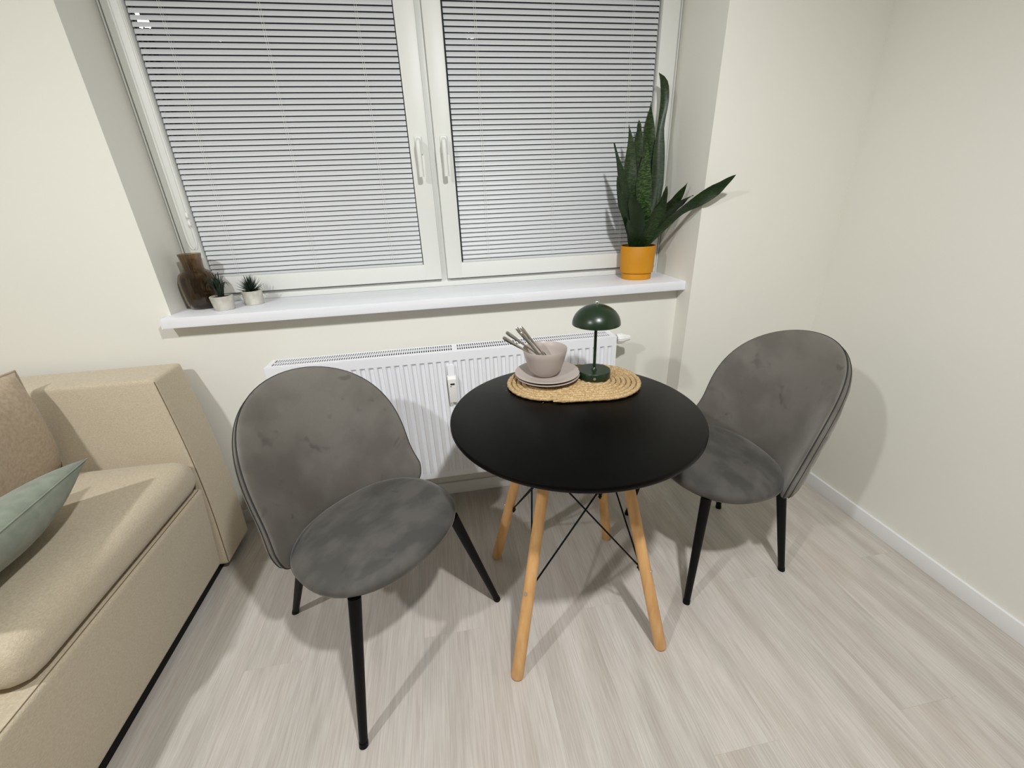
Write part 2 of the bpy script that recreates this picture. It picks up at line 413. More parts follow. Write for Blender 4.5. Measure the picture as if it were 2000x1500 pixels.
b = B(); box(b, RX0 + .004, RX1 - .004, RY1 - .002, RY1, RZ0, RZ1 - .002); rp('rear_panel', b, M['radiator'])
for x in (RX0, RX1 - .0015):
    b = B(); box(b, x, x + .0015, RY0 + .003, RY1, RZ0 + .005, RZ1 - .001, .0005, 1); rp('side_panel', b, M['radiator'])
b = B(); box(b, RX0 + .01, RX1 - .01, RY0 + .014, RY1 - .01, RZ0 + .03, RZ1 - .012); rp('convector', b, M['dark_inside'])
# top grille
b = B(); ins = .017
box(b, RX0, RX1, RY0 - .0005, RY0 + ins, RZ1 - .003, RZ1, .001, 1); box(b, RX0, RX1, RY1 - .008, RY1, RZ1 - .003, RZ1, .001, 1)
for x0, x1 in ((RX0, RX0 + .020), (RX1 - .020, RX1), (-.012, .008)): box(b, x0, x1, RY0 + ins, RY1 - .008, RZ1 - .003, RZ1 - .0005)
rp('grille_frame', b, M['radiator'], 40)
b = B(); x = RX0 + .026
while x < RX1 - .024:
    box(b, x, x + .0042, RY0 + ins, RY1 - .008, RZ1 - .004, RZ1 - .001); x += .0092
for y in ((RY0 + RY1) / 2 + .004,): box(b, RX0 + .018, RX1 - .018, y - .002, y + .002, RZ1 - .004, RZ1 - .0008)
g = rp('grille_bars', b, M['radiator']); g['kind'] = 'stuff'
for x in (-.56, .5):
    b = B(); tube(b, [(x, RY1 - .01, .30), (x, 0.004, .30)], .012, 8); rp('wall_bracket', b, M['radiator'])
# heat cost meter on the front
m_ = thing('heat_meter', 'small white heat meter with dark display clipped to the radiator front', 'meter', (-.026, RY0, .58))
b = B(); hexa(b, [(-.016, -.020, 0), (.016, -.020, 0), (.016, .0, 0), (-.016, .0, 0), (-.018, -.026, .108), (.018, -.026, .108), (.018, 0, .120), (-.018, 0, .120)], .003, 2); obj('housing', b, M['plastic'], m_, smooth=40)
b = B(); hexa(b, [(-.014, -.009, .116), (.014, -.009, .116), (.014, -.0005, .116), (-.014, -.0005, .116), (-.014, -.004, .165), (.014, -.004, .165), (.014, -.0005, .165), (-.014, -.0005, .165)], .001, 1); obj('mounting_clip', b, M['radiator'], m_, smooth=40)
b = B(); box(b, -.008, .0095, -.0262, -.0235, .083, .0895); obj('display', b, M['lcd'], m_)
b = B(); box(b, -.0085, -.0045, -.0257, -.0235, .0745, .078); obj('button', b, M['lcd'], m_)
# thermostat valve
v_ = thing('thermostat_valve', 'white thermostatic valve head at the right end of the radiator', 'valve', (RX1, -.095, .775))
b = B(); lathe(b, [(0, 0), (.010, 0), (.010, .010), (.013, .011), (.013, .016), (0, .016)], 20); bmesh.ops.rotate(b, matrix=Matrix.Rotation(PI / 2, 3, 'Y'), verts=b.verts); obj('collar', b, M['steel'], v_, smooth=40)
b = B(); lathe(b, [(0, .014), (.0175, .014), (.019, .018), (.019, .034), (.017, .040), (.012, .052), (.010, .062), (.0085, .066), (0, .067)], 28, ribs=14, amp=.0006); bmesh.ops.rotate(b, matrix=Matrix.Rotation(PI / 2, 3, 'Y'), verts=b.verts); bmesh.ops.scale(b, vec=(1.2, 1.15, 1.15), verts=b.verts); obj('valve_head', b, M['plastic'], v_, smooth=40)

# power outlet low on the wall behind the sofa
t = thing('power_outlet', 'white wall outlet low between the sofa and the left chair', 'outlet', (-.99, 0, .085))
b = B(); box(b, -.04, .04, -.010, 0, 0, .08, .004, 2); obj('cover_plate', b, M['plastic'], t, smooth=40)
b = B(); lathe(b, [(.022, 0), (.022, .002), (.019, .002), (.0185, -.004), (0, -.004)], 24); bmesh.ops.rotate(b, matrix=Matrix.Rotation(PI / 2, 3, 'X'), verts=b.verts); bmesh.ops.translate(b, vec=(0, -.0105, .04), verts=b.verts); obj('socket', b, M['plastic'], t, smooth=40)

# ---------------------------------------------------------------- sofa
sofa = thing('sofa', 'beige fabric sofa with a single high arm, standing left along the wall', 'sofa', (-1.5, -1.1, 0))
SO = Vector(sofa.location)
def sp(name, b, mat=None, parent=None, smooth=50): return obj(name, rel(b, SO), mat or M['sofa'], parent or sofa, smooth=smooth)
b = B(); hexa(b, [(-2.02, -.315, .035), (-.998, -.315, .035), (-.998, -.115, .035), (-2.02, -.115, .035),
                  (-2.02, -.222, .825), (-1.058, -.222, .825), (-1.058, -.045, .825), (-2.02, -.045, .825)], .016, 4)
bmesh.ops.subdivide_edges(b, edges=[e for e in b.edges if e.calc_length() > .3], cuts=6, use_grid_fill=True)
for v in b.verts:                                   # slight padding on the outer side
    tz = (v.co.z - .035) / .79
    if v.co.x > -1.1 + .0: v.co.x += .020 * math.sin(PI * min(max(tz, 0), 1))
arm = sp('armrest', b)
b = B()
for y0, y1 in ((-.3135, -.2215),):
    tube(b, [(-1.001 + .018 * math.sin(PI * q / 14) * 1 - .060 * q / 14 + .004, y0 + (y1 - y0) * q / 14 - .001, .05 + .765 * q / 14) for q in range(15)], .0016, 5)
sp('seam', b, M['thread'], arm)
# seat base: long upholstered box with soft edges
b = B(); hexa(b, [(-2.02, -2.3, .05), (-1.025, -2.3, .05), (-1.020, -.318, .05), (-2.02, -.318, .05),
                  (-2.02, -2.3, .392), (-1.000, -2.3, .392), (-1.000, -.286, .400), (-2.02, -.286, .400)], .018, 4)
bs = sp('seat_base', b)
b = B(); tube(b, [(-1.0085, -2.28, .3905), (-1.0085, -.30, .3985)], .0014, 5); sp('seam', b, M['thread'], bs)
b = B(); box(b, -1.98, -1.045, -2.26, -.14, 0.0, .052); sp('plinth', b, M['black_metal'])
for y in (-1.08, -2.2):
    b = B(); rod(b, (-1.075 + .04, y, 0), (-1.075 + .04, y, .05), .017, .020); sp('foot', b, M['black_metal'])
# back rest along the left wall
b = B(); hexa(b, [(-2.05, -2.3, .05), (-1.60, -2.3, .05), (-1.60, -.30, .05), (-2.05, -.30, .05),
                  (-2.06, -2.3, .80), (-1.62, -2.3, .80), (-1.62, -.225, .80), (-2.06, -.225, .80)], .03, 4); sp('backrest', b)
def softbox(x0, x1, y0, y1, z0, z1, r, nx, ny, nz, dome):
    """rounded box by projecting a subdivided box onto an inner box + radius"""
    b = B(); bmesh.ops.create_cube(b, size=2)
    bmesh.ops.subdivide_edges(b, edges=b.edges[:], cuts=14, use_grid_fill=True)
    cx, cy, cz = (x0 + x1) / 2, (y0 + y1) / 2, (z0 + z1) / 2; hx, hy, hz = (x1 - x0) / 2, (y1 - y0) / 2, (z1 - z0) / 2
    for v in b.verts:
        u = Vector((v.co.x, v.co.y, v.co.z))
        f = lambda t: math.sin(t * PI / 2) * .55 + t * .45
        p = Vector((f(u.x) * hx, f(u.y) * hy, f(u.z) * hz))
        q = Vector((max(-hx + r, min(hx - r, p.x)), max(-hy + r, min(hy - r, p.y)), max(-hz + r, min(hz - r, p.z))))
        d = p - q
        if d.length > 1e-9: p = q + d.normalized() * r
        e = dome * (1 - abs(p.x / hx) ** 4) * (1 - abs(p.y / hy) ** 6)
        p.z += e * (p.z / hz if p.z > 0 else .2 * p.z / hz)
        v.co = Vector((cx, cy, cz)) + p
    return b
b = softbox(-1.595, -.992, -1.03, -.275, .402, .534, .056, 1, 1, 1, .018)
sc_ = sp('seat_cushion', b, smooth=True)

def pillow(L, Wd, T, n=22, ear=.10, seed=0, wr=.006):
    b = B(); top = {}; bot = {}
    for i in range(n + 1):
        for j in range(n + 1):
            u, v = 2 * i / n - 1, 2 * j / n - 1
            pin = 1 - ear * (1 - u * u) * 0 - 0
            x = u * L / 2 * (1 - ear * (1 - abs(v)) * 0 - ear * .5 * (1 - v * v) * abs(u) ** 3 * 0)
            x = u * L / 2 * (1 - ear * .5 * (1 - v * v)); y = v * Wd / 2 * (1 - ear * .5 * (1 - u * u))
            h = T / 2 * (max(0, 1 - abs(u) ** 2.4) * max(0, 1 - abs(v) ** 2.4)) ** .55
            w_ = wr * noise.noise(Vector((x * 9 + seed, y * 4, seed))) * (1 if h > .004 else 0) * 2
            top[i, j] = b.verts.new((x, y, h + w_))
            bot[i, j] = top[i, j] if i in (0, n) or j in (0, n) else b.verts.new((x, y, -h + w_))
    for i in range(n):
        for j in range(n):
            b.faces.new((top[i, j], top[i + 1, j], top[i + 1, j + 1], top[i, j + 1]))
            b.faces.new((bot[i, j], bot[i, j + 1], bot[i + 1, j + 1], bot[i + 1, j]))
    edge = [top[i, 0].co.copy() for i in range(n)] + [top[n, j].co.copy() for j in range(n)] + [top[i, n].co.copy() for i in range(n, 0, -1)] + [top[0, j].co.copy() for j in range(n, 0, -1)]
    return b, edge
# big back cushion leaning on the sofa back, against the arm
t = thing('back_cushion', 'large taupe square cushion leaning on the sofa back next to the arm', 'cushion')
b, e = pillow(.68, .37, .17, ear=.0, seed=3, wr=.010)
obj('cushion_body', b, M['back_fabric'], t, smooth=True)
b = B(); tube(b, e, .0035, 6, closed=True); obj('welt', b, M['back_fabric'], t, smooth=True)
ez = Vector((1, 0, -.03)).normalized(); ex = Vector((0, 1, 0)); ey = ez.cross(ex)
t.matrix_world = Matrix.Translation((-1.425, -.592, .722)) @ Matrix((ex, ey, ez)).transposed().to_4x4()
# sage pillow
t = thing('throw_pillow', 'sage green throw pillow lying on the sofa seat in front of the taupe cushion', 'pillow')
b, e = pillow(.50, .27, .135, ear=.08, seed=9, wr=.004)
obj('pillow_body', b, M['sage'], t, smooth=True)
b = B(); tube(b, e, .0022, 6, closed=True); obj('welt', b, M['sage'], t, smooth=True)
nrm = Vector((-.556, -.056, .829)); vv = Vector((.615, -.699, .366)); vv = (vv - nrm * vv.dot(nrm)).normalized(); hh = nrm.cross(vv)
e1 = Vector((.1, -.995, 0)); e1 = (e1 - nrm * e1.dot(nrm)).normalized(); e2 = nrm.cross(e1)
if e2.x > 0: e2 = -e2
T = Vector((-1.085, -.552, .717))
ex = -e1; ey = -e2; ez = ex.cross(ey)
t.matrix_world = Matrix.Translation(T + e1 * .25 + e2 * .135) @ Matrix((ex, ey, ez)).transposed().to_4x4()

# ---------------------------------------------------------------- chairs
S = dict(zt=.8873, yb=-.2089, lean=.2759, R0=.2941, R1=.3178, zb=.3999, w0=.2238, wz=.3140, wc=.2988, zc=.587, wt=2.6757, zs=.4390, sa=.2500, sf=.2070, sy0=.0105)
def wfun(z):
    z1 = S['zb'] + .10
    if z < z1: t = (z - S['zb']) / (z1 - S['zb']); return S['w0'] + (S['wz'] - S['w0']) * math.sqrt(max(0, 1 - (1 - t) ** 2))
    if z < S['zc']: t = (S['zc'] - z) / (S['zc'] - z1); return S['wc'] + (S['wz'] - S['wc']) * t * t
    t = (z - S['zc']) / (S['zt'] - S['zc']); return S['wc'] * max(0, 1 - min(1, t) ** S['wt']) ** .5
def shell(u, z, off=0.0):
    t = min(max((z - .40) / (S['zt'] - .40), 0), 1.2); R_ = S['R0'] + (S['R1'] - S['R0']) * t
    yb = S['yb'] - S['lean'] * (z - .42); th = u / R_
    n = Vector((-math.sin(th), math.cos(th), S['lean'])).normalized()
    return Vector((R_ * math.sin(th), yb + R_ * (1 - math.cos(th)), z)) + n * off
def outline2d():
    P = []; n = 44
    zs = [S['zb'] + (S['zt'] - S['zb']) * (1 - math.cos(PI * i / n)) / 2 for i in range(n + 1)]
    for z in zs[:-1]: P.append((wfun(z), z))
    P.append((0, S['zt']))
    for z in zs[-2::-1]: P.append((-wfun(z), z))
    for i in range(1, 12): P.append((-S['w0'] + 2 * S['w0'] * i / 12, S['zb']))
    return P
OUT = outline2d(); CZ = .62
def shell_surface(b, offf, rings=12, k_=1.0):
    c = b.verts.new(shell(0, CZ, offf(0, 0, CZ))); prev = None; ring0 = None
    for k in range(1, rings + 1):
        q = math.sin(k / rings * PI / 2) ** .9 if k < rings else 1.0
        ring = [b.verts.new(shell(u * q * k_, CZ + (z - CZ) * q * k_, offf(q, u * q, CZ + (z - CZ) * q))) for u, z in OUT]
        m = len(ring)
        for i in range(m):
            j = (i + 1) % m
            if prev is None: b.faces.new((c, ring[i], ring[j]))
            else: b.faces.new((prev[i], ring[i], ring[j], prev[j]))
        prev = ring
    return prev
def bridge(b, A, C):
    m = len(A)
    for i in range(m): b.faces.new((A[i], A[(i + 1) % m], C[(i + 1) % m], C[i]))
def make_chair(label, loc, rz, feet, tops):
    t = thing('dining_chair', label, 'chair', loc, rz, None)
    # inner pad
    b = B(); A = shell_surface(b, lambda q, u, z: .003 + .017 * max(0, 1 - q ** 5) ** .6)
    C = shell_surface(b, lambda q, u, z: -.004); bridge(b, A, C)
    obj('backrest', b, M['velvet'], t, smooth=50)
    # outer shell with stitched diamonds on the back
    def outer(q, u, z):
        p = max(0, 1 - q ** 7) ** .5
        d = -.014 - .022 * p
        a1 = abs(((u + (z - .4) * .7) / .085) % 1 - .5) * 2; a2 = abs(((u - (z - .4) * .7) / .085) % 1 - .5) * 2
        gv = min(1 - a1, 1 - a2)
        if q < .97: d += .0055 * max(0, 1 - gv / .2)
        return d
    b = B(); A = shell_surface(b, lambda q, u, z: -.005 , 4); C = shell_surface(b, outer, 26, .975); bridge(b, A, C)
    obj('back_shell', b, M['velvet'], t, smooth=50)
    b = B(); tube(b, [shell(u, z, -.0012) for u, z in OUT], .0020, 6, closed=True); obj('piping', b, M['pipe'], t, smooth=True)
    b = B(); tube(b, [shell(u * .978, CZ + (z - CZ) * .978, -.0155) for u, z in OUT], .0010, 6, closed=True); obj('piping', b, M['pipe'], t, smooth=True)
    # seat
    b = B(); n = 64; e = 2 / 2.3; rings = []
    prof = [(0, .046), (.25, .0455), (.5, .043), (.7, .038), (.84, .030), (.93, .020), (.98, .010), (1.0, 0), (.985, -.012), (.95, -.022), (.88, -.030), (.75, -.034), (.5, -.035), (0, -.035)]
    for q, dz in prof:
        if q == 0: rings.append([b.verts.new((0, S['sy0'], S['zs'] + dz))]); continue
        ring = []
        for i in range(n):
            a = 2 * PI * i / n; c, s = math.cos(a), math.sin(a)
            ring.append(b.verts.new((S['sa'] * q * math.copysign(abs(c) ** e, c), S['sy0'] + S['sf'] * q * math.copysign(abs(s) ** e, s), S['zs'] + dz)))
        rings.append(ring)
    for A, C in zip(rings[:-1], rings[1:]):
        for i in range(n):
            j = (i + 1) % n
            if len(A) == 1: b.faces.new((A[0], C[j], C[i]))
            elif len(C) == 1: b.faces.new((A[i], A[j], C[0]))
            else: b.faces.new((A[i], A[j], C[j], C[i]))
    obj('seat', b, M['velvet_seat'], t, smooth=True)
    b = B(); box(b, -.13, .13, -.13, .13, .399, .412, .003); obj('seat_frame', b, M['black_metal'], t)
    for f, tp in zip(feet, tops):
        a = Vector((f[0], f[1], 0)); c = Vector((tp[0], tp[1], .414))
        d = (c - a).normalized()
        b = B(); rod(b, a + d * .012, c + d * .004, .0112, .0172, 18); lg = obj('leg', b, M['black_metal'], t, smooth=40)
        b = B(); rod(b, a + Vector((0, 0, .0)) , a + d * .014, .0125, .0122, 16); obj('foot_cap', b, M['black_metal'], lg, smooth=40)
    return t
FL = [(.292, .218), (.19, -.342), (-.276, .234), (-.20, -.30)]
TL = [(.185, .150), (.150, -.165), (-.185, .150), (-.150, -.165)]
make_chair('grey velvet dining chair at the left of the table, beside the sofa', (-.3040, -.6893, 0), -2.3802, FL, TL)
FR = [(-.23, .20), (-.188, -.236), (.183, -.234), (.25, .193)]
TR = [(-.175, .150), (-.150, -.165), (.150, -.165), (.175, .150)]
make_chair('grey velvet dining chair at the right of the table, in the room corner', (.9163, -.5781, 0), 1.6128, FR, TR)

# ---------------------------------------------------------------- table
tbl = thing('dining_table', 'round black table on four beech legs between the two grey chairs', 'table', (.337, -.662, 0))
b = B(); R_ = .3812
lathe(b, [(0, .7515), (R_ - .006, .7515), (R_ - .002, .7505), (R_, .7475), (R_, .7385), (R_ - .002, .735), (R_ - .010, .7325), (0, .7325)], 128); top = obj('tabletop', b, M['tabletop'], tbl, smooth=40)
feet = [(.0803, -.9517), (.5566, -.950), (.5654, -.458), (.0826, -.465)]
sg = [(-1, -1), (1, -1), (1, 1), (-1, 1)]
legs = []
for f, (sx, sy) in zip(feet, sg):
    a = Vector((f[0] - .337, f[1] + .662, 0)); c = Vector((sx * .10, sy * .10, .7325)); legs.append((a, c))
    b = B(); rod(b, a, c, .0195, .0165, 24, rnd=.006); lg = obj('leg', b, M['beech'], tbl, smooth=50)
    d = (c - a).normalized(); p = a.lerp(c, .375); out = Vector((sx, sy, 0)).normalized(); out = (out - d * out.dot(d)).normalized()
    b = B(); tube(b, [p + out * .015, p + out * .0205], .0055, 12); obj('bolt', b, M['steel'], lg, smooth=40)
b = B(); box(b, -.15, .15, -.012, .012, .7265, .7325); box(b, -.012, .012, -.15, .15, .7262, .7325); obj('mounting_plate', b, M['black_metal'], tbl)
for i in range(4):
    j = (i + 1) % 4
    for p, q in ((i, j), (j, i)):
        lo = legs[p][0].lerp(legs[p][1], .375); hi = legs[q][0].lerp(legs[q][1], .86)
        mid = Vector((0, 0, lo.z)); lo = lo + (mid - lo).normalized() * .016; hi = hi + (Vector((0, 0, hi.z)) - hi).normalized() * .012
        b = B(); rod(b, lo, hi, .0028, .0028, 8); obj('cross_rod', b, M['black_metal'], tbl, smooth=True)
for a, c in legs:
    p = a.lerp(c, .375); inn = (Vector((0, 0, p.z)) - p).normalized(); d = (c - a).normalized()
    b = B(); tube(b, [p + inn * .012, p + inn * .026], .0065, 10); tube(b, [p + inn * .022 - d * .012, p + inn * .022 + d * .012], .0035, 8); obj('rod_bracket', b, M['black_metal'], tbl, smooth=40)

# ---------------------------------------------------------------- things on the table
ZT = .7515
mat_ = thing('placemat', 'oval braided jute placemat on the black table', 'placemat', (.392, -.462, ZT), math.radians(-8))
b = B(); rr = .0078; HA, HB = .243, .158
pts = []; rads = []; half = HA - HB
turns = 9; tot = 0
def stad(r, s):     # s in 0..1 round a stadium of end radius r
    per = 2 * PI * r + 4 * half; d = s * per
    if d < 2 * half: return (-half + d, -r)
    d -= 2 * half
    if d < PI * r: a = -PI / 2 + d / r; return (half + r * math.cos(a), r * math.sin(a))
    d -= PI * r
    if d < 2 * half: return (half - d, r)
    d -= 2 * half; a = PI / 2 + d / r; return (-half + r * math.cos(a), r * math.sin(a))
for k in range(turns):
    r0 = HB - rr - k * .0168
    n = max(60, int((2 * PI * r0 + 4 * half) / .0042))
    for i in range(n):
        s = i / n; r = r0 - .0168 * s
        if r < .004: break
        x, y = stad(r, s); pts.append((x, y, .0072)); rads.append(rr)
n = 8; pv = None; P = [Vector(p) for p in pts]
for i, p in enumerate(P):
    t = (P[min(i + 1, len(P) - 1)] - P[max(i - 1, 0)]).normalized(); sd = Vector((-t.y, t.x, 0))
    tw = i * .9
    ring = []
    for q in range(n):
        a = 2 * PI * q / n; r = rr * (1 + .10 * math.cos(3 * a + tw) + .10 * noise.noise(p * 230 + Vector((0, 0, q)))) * min(1, i / 12 + .3)
        ring.append(b.verts.new(p + sd * math.cos(a) * r * 1.06 + Vector((0, 0, math.sin(a) * r * .86))))
    if pv:
        for q in range(n): b.faces.new((pv[q], pv[(q + 1) % n], ring[(q + 1) % n], ring[q]))
    pv = ring
obj('braid', b, M['jute'], mat_, smooth=True)
b = B()
for i in range(46):          # stray fibres at the rim
    s = random.random(); x, y = stad(HB - .003, s); a = math.atan2(y, x - max(-half, min(half, x))) + random.uniform(-.7, .7); L_ = random.uniform(.003, .006)
    tube(b, [(x, y, .006), (x + L_ * math.cos(a), y + L_ * math.sin(a), .003 + random.random() * .006)], .0003, 4)
o = obj('stray_fibres', b, M['jute'], mat_); o['kind'] = 'stuff'
ZM = ZT + .0140
def dish(name, label, prof, x, y, z, cat, group=None):
    b = B(); lathe(b, prof, 64); o = obj(name, b, M['stone'], smooth=60); o.location = (x, y, z); return tag(o, label, cat, group)
plate_prof = [(0, .0), (.060, 0), (.066, .002), (.070, .003), (.104, .0135), (.1135, .0155), (.1145, .0170), (.1125, .0180), (.104, .0165), (.072, .0070), (.064, .0050), (0, .0046)]
dish('plate', 'taupe stoneware plate lying directly on the jute mat, lower of the two', plate_prof, .3120, -.425, ZM, 'plate')
dish('plate', 'taupe stoneware plate under the bowl, upper of the two', plate_prof, .3112, -.424, ZM + .0095, 'plate')
bowl_prof = [(0, .0), (.034, 0), (.036, .002), (.042, .004), (.056, .022), (.066, .048), (.0735, .076), (.0775, .0975), (.0768, .0990), (.0748, .0975), (.0705, .076), (.063, .049), (.053, .025), (.038, .0085), (0, .0055)]
dish('bowl', 'taupe stoneware bowl holding the cutlery, on top of the plates', bowl_prof, .305, -.420, ZM + .0142, 'bowl')
bz = ZM + .0142
def cutlery(tip, end, wd, label, kind):
    tip = Vector(tip); end = Vector(end); t = thing(kind, label, 'cutlery', end, 0, 'steel cutlery standing in the bowl')
    d = (tip - end); L_ = d.length; d.normalize(); side = d.cross(Vector((.2, -1, .3))).normalized(); nn = side.cross(d)
    def strip(stations, name):
        b = B(); pv = None
        for s, w_, h in stations:
            c = d * L_ * s; ring = []
            for q in range(10):
                a = 2 * PI * q / 10; ring.append(b.verts.new(c + side * math.cos(a) * w_ + nn * math.sin(a) * h))
            if pv:
                for q in range(10): b.faces.new((pv[q], pv[(q + 1) % 10], ring[(q + 1) % 10], ring[q]))
            else: b.faces.new(ring[::-1])
            pv = ring
        b.faces.new(pv); return obj(name, b, M['steel'], t, smooth=50)
    strip([(.42, .0026, .0014), (.55, .0028, .0016), (.75, .0050, .0022), (.92, .0066, .0026), (.98, .0058, .0024), (1.0, .0030, .0014)], 'handle')
    if kind == 'table_knife': strip([(0.0, .002, .0005), (.06, .006, .0009), (.36, .0075, .0011), (.42, .0030, .0014)], 'blade')
    else:
        strip([(.20, .0088, .0011), (.27, .0080, .0013), (.34, .0040, .0014), (.42, .0026, .0014)], 'neck')
        for k in range(4):
            b = B(); o_ = side * (k - 1.5) * .0050; tube(b, [d * L_ * .205 + o_, d * L_ * .10 + o_, o_ * .9], [.0014, .0013, .0007], 6); obj('tine', b, M['steel'], t, smooth=True)
cutlery((.157, -.435, .934), (.330, -.428, bz + .028), 1, 'steel fork at the far left of the bowl, its handle lowest', 'table_fork')
cutlery((.172, -.410, .944), (.335, -.405, bz + .028), 1, 'steel fork leaning left in the bowl, second from the left', 'table_fork')
cutlery((.209, -.400, .954), (.318, -.440, bz + .026), 1, 'steel knife in the bowl, behind the two rightmost handles', 'table_knife')
cutlery((.223, -.407, .957), (.335, -.452, bz + .028), 1, 'steel knife reaching highest out of the bowl', 'table_knife')
cutlery((.221, -.428, .944), (.322, -.458, bz + .028), 1, 'steel knife nearest the camera in the bowl', 'table_knife')

lampo = thing('table_lamp', 'dark green mushroom table lamp on the jute mat', 'lamp', (.476, -.452, ZM))
b = B(); lathe(b, [(0, 0), (.0555, 0), (.057, .0015), (.057, .0255), (.0555, .0275), (0, .0275)], 64); lb = obj('lamp_base', b, M['green'], lampo, smooth=40)
b = B(); lathe(b, [(0, 0), (.0048, 0), (.0048, .0016), (.0035, .002), (0, .002)], 20); bmesh.ops.rotate(b, matrix=Matrix.Rotation(PI / 2, 3, 'X'), verts=b.verts)
bmesh.ops.rotate(b, matrix=Matrix.Rotation(math.radians(-8), 3, 'Z'), verts=b.verts); bmesh.ops.translate(b, vec=(-.018, -.0545, .0135), verts=b.verts); obj('button', b, M['steel'], lb, smooth=40)
b = B(); lathe(b, [(0, .027), (.011, .027), (.0085, .034), (.0052, .037), (.0052, .235), (0, .235)], 24); obj('pole', b, M['green'], lampo, smooth=40)
b = B(); zr = .193; RR = .0812; HH = .067
outer = [(RR * math.cos(a), zr + HH * math.sin(a)) for a in [i / 20 * PI / 2 for i in range(20)]] + [(0, zr + HH)]
inner = [(0, zr + HH - .002)] + [((RR - .002) * math.cos(a), zr + (HH - .002) * math.sin(a)) for a in [i / 20 * PI / 2 for i in range(19, -1, -1)]]
lathe(b, outer + inner + [outer[0]], 64); bmesh.ops.remove_doubles(b, verts=b.verts, dist=1e-5); obj('lamp_shade', b, M['green'], lampo, smooth=50)
b = B(); lathe(b, [(0, zr + HH - .001), (.0052, zr + HH - .001), (.0052, zr + HH + .004), (.0072, zr + HH + .0045), (.0072, zr + HH + .0095), (.006, zr + HH + .011), (0, zr + HH + .011)], 20); obj('finial', b, M['steel'], lampo, smooth=40)

# ---------------------------------------------------------------- things on the sill
prof = [(0, .003), (.042, .001), (.050, .004), (.057, .014), (.0605, .035), (.0635, .070), (.0645, .100), (.0625, .120), (.057, .133), (.046, .143), (.037, .148), (.0345, .153), (.0343, .170), (.0365, .195), (.0390, .210)]
inn = [(r - .0035 if r > .01 else 0, z + (.008 if i < 2 else 0.002 if z < .01 else 0)) for i, (r, z) in enumerate(prof)][::-1]
inn[0] = (.0358, .210)
b = B(); lathe(b, prof[:1] + prof[1:], 120, ribs=30, amp=.0004); lathe(b, inn, 96)
bm_top = [v for v in b.verts if abs(v.co.z - .210) < 1e-5]
es = [e for e in b.edges if e.is_boundary]; bmesh.ops.bridge_loops(b, edges=es)
v_ = obj('vase', b, M['vase'], smooth=60); v_.location = (-.983, .112, SILL1)
tag(v_, 'brown smoked glass vase with ribbed body at the left end of the sill', 'vase')
def cpot(label, loc, rt, rb, h, seed):
    t = thing('potted_succulent', label, 'plant', loc)
    b = B(); lathe(b, [(0, 0), (rb - .003, 0), (rb, .003), (rb + (rt - rb) * .5, h * .45), (rt, h - .002), (rt - .002, h), (rt - .005, h), (rt - .006, h - .006), (0, h - .006)], 28)
    for v in b.verts:
        f = 1 + .02 * noise.noise(v.co * 30 + Vector((seed, 0, 0))); v.co.x *= f; v.co.y *= f
    obj('pot', b, M['concrete'], t, smooth=40)
    b = B(); lathe(b, [(0, h - .002), (rt * .5, h - .003), (rt - .006, h - .0055)], 20); obj('soil', b, M['soil'], t, smooth=True)
    return t
def blade(parent, pts, wid, th, name, mat):
    b = B(); P = [Vector(p) for p in pts]; pv = None
    for i, p in enumerate(P):
        t = (P[min(i + 1, len(P) - 1)] - P[max(i - 1, 0)]).normalized(); sd = t.cross(Vector((0, 0, 1)))
        if sd.length < .15: sd = t.cross(Vector((math.sin(i * 0 + wid * 9e3), 1, 0)))
        sd.normalize(); nn = sd.cross(t); w_ = wid * (1 - (i / (len(P) - 1)) ** 1.8) + .0003
        ring = [b.verts.new(p + sd * w_), b.verts.new(p + nn * th * (w_ / wid) * .3), b.verts.new(p - sd * w_), b.verts.new(p - nn * th * (w_ / wid))]
        if pv:
            for q in range(4): b.faces.new((pv[q], pv[(q + 1) % 4], ring[(q + 1) % 4], ring[q]))
        pv = ring
    return obj(name, b, mat, parent, smooth=True)
t = cpot('small aloe-like succulent with long curling leaves in a concrete pot beside the vase', (-.880, .036, SILL1), .0405, .0345, .0545, 1)
for i in range(26):
    a = i * 2.4 + .3; lean = .22 + .78 * (i / 26); H = random.uniform(.072, .098) * (1.12 - .45 * lean)
    out = lean * random.uniform(.038, .052); pts = []
    for k in range(7):
        q = k / 6; r = .006 + out * q ** 1.2; z = .044 + H * math.sin(q * PI * (.5 + .28 * lean)) ; a2 = a + .35 * q * (1 if i % 2 else -1)
        pts.append((r * math.cos(a2), r * math.sin(a2), z))
    blade(t, pts, .0044, .0028, 'leaf', M['succulent'])
t = cpot('small spiky rosette succulent in a concrete pot, the right one of the two', (-.796, .108, SILL1), .0375, .0345, .0555, 5)
for i in range(60):
    q0 = i / 60; el = math.radians(88 - 80 * q0 ** .9); a = i * 2.39996; L_ = .054 * (.85 + .2 * random.random()); pts = []
    for k in range(5):
        q = k / 4; e_ = el + .25 * q; r = .004 + L_ * q * math.cos(el); z = .052 + L_ * q * math.sin(el) + .010 * (1 - q0) + .006 * q * q
        pts.append((r * math.cos(a), r * math.sin(a), z))
    blade(t, pts, .0031, .0016, 'leaf', M['succulent'])
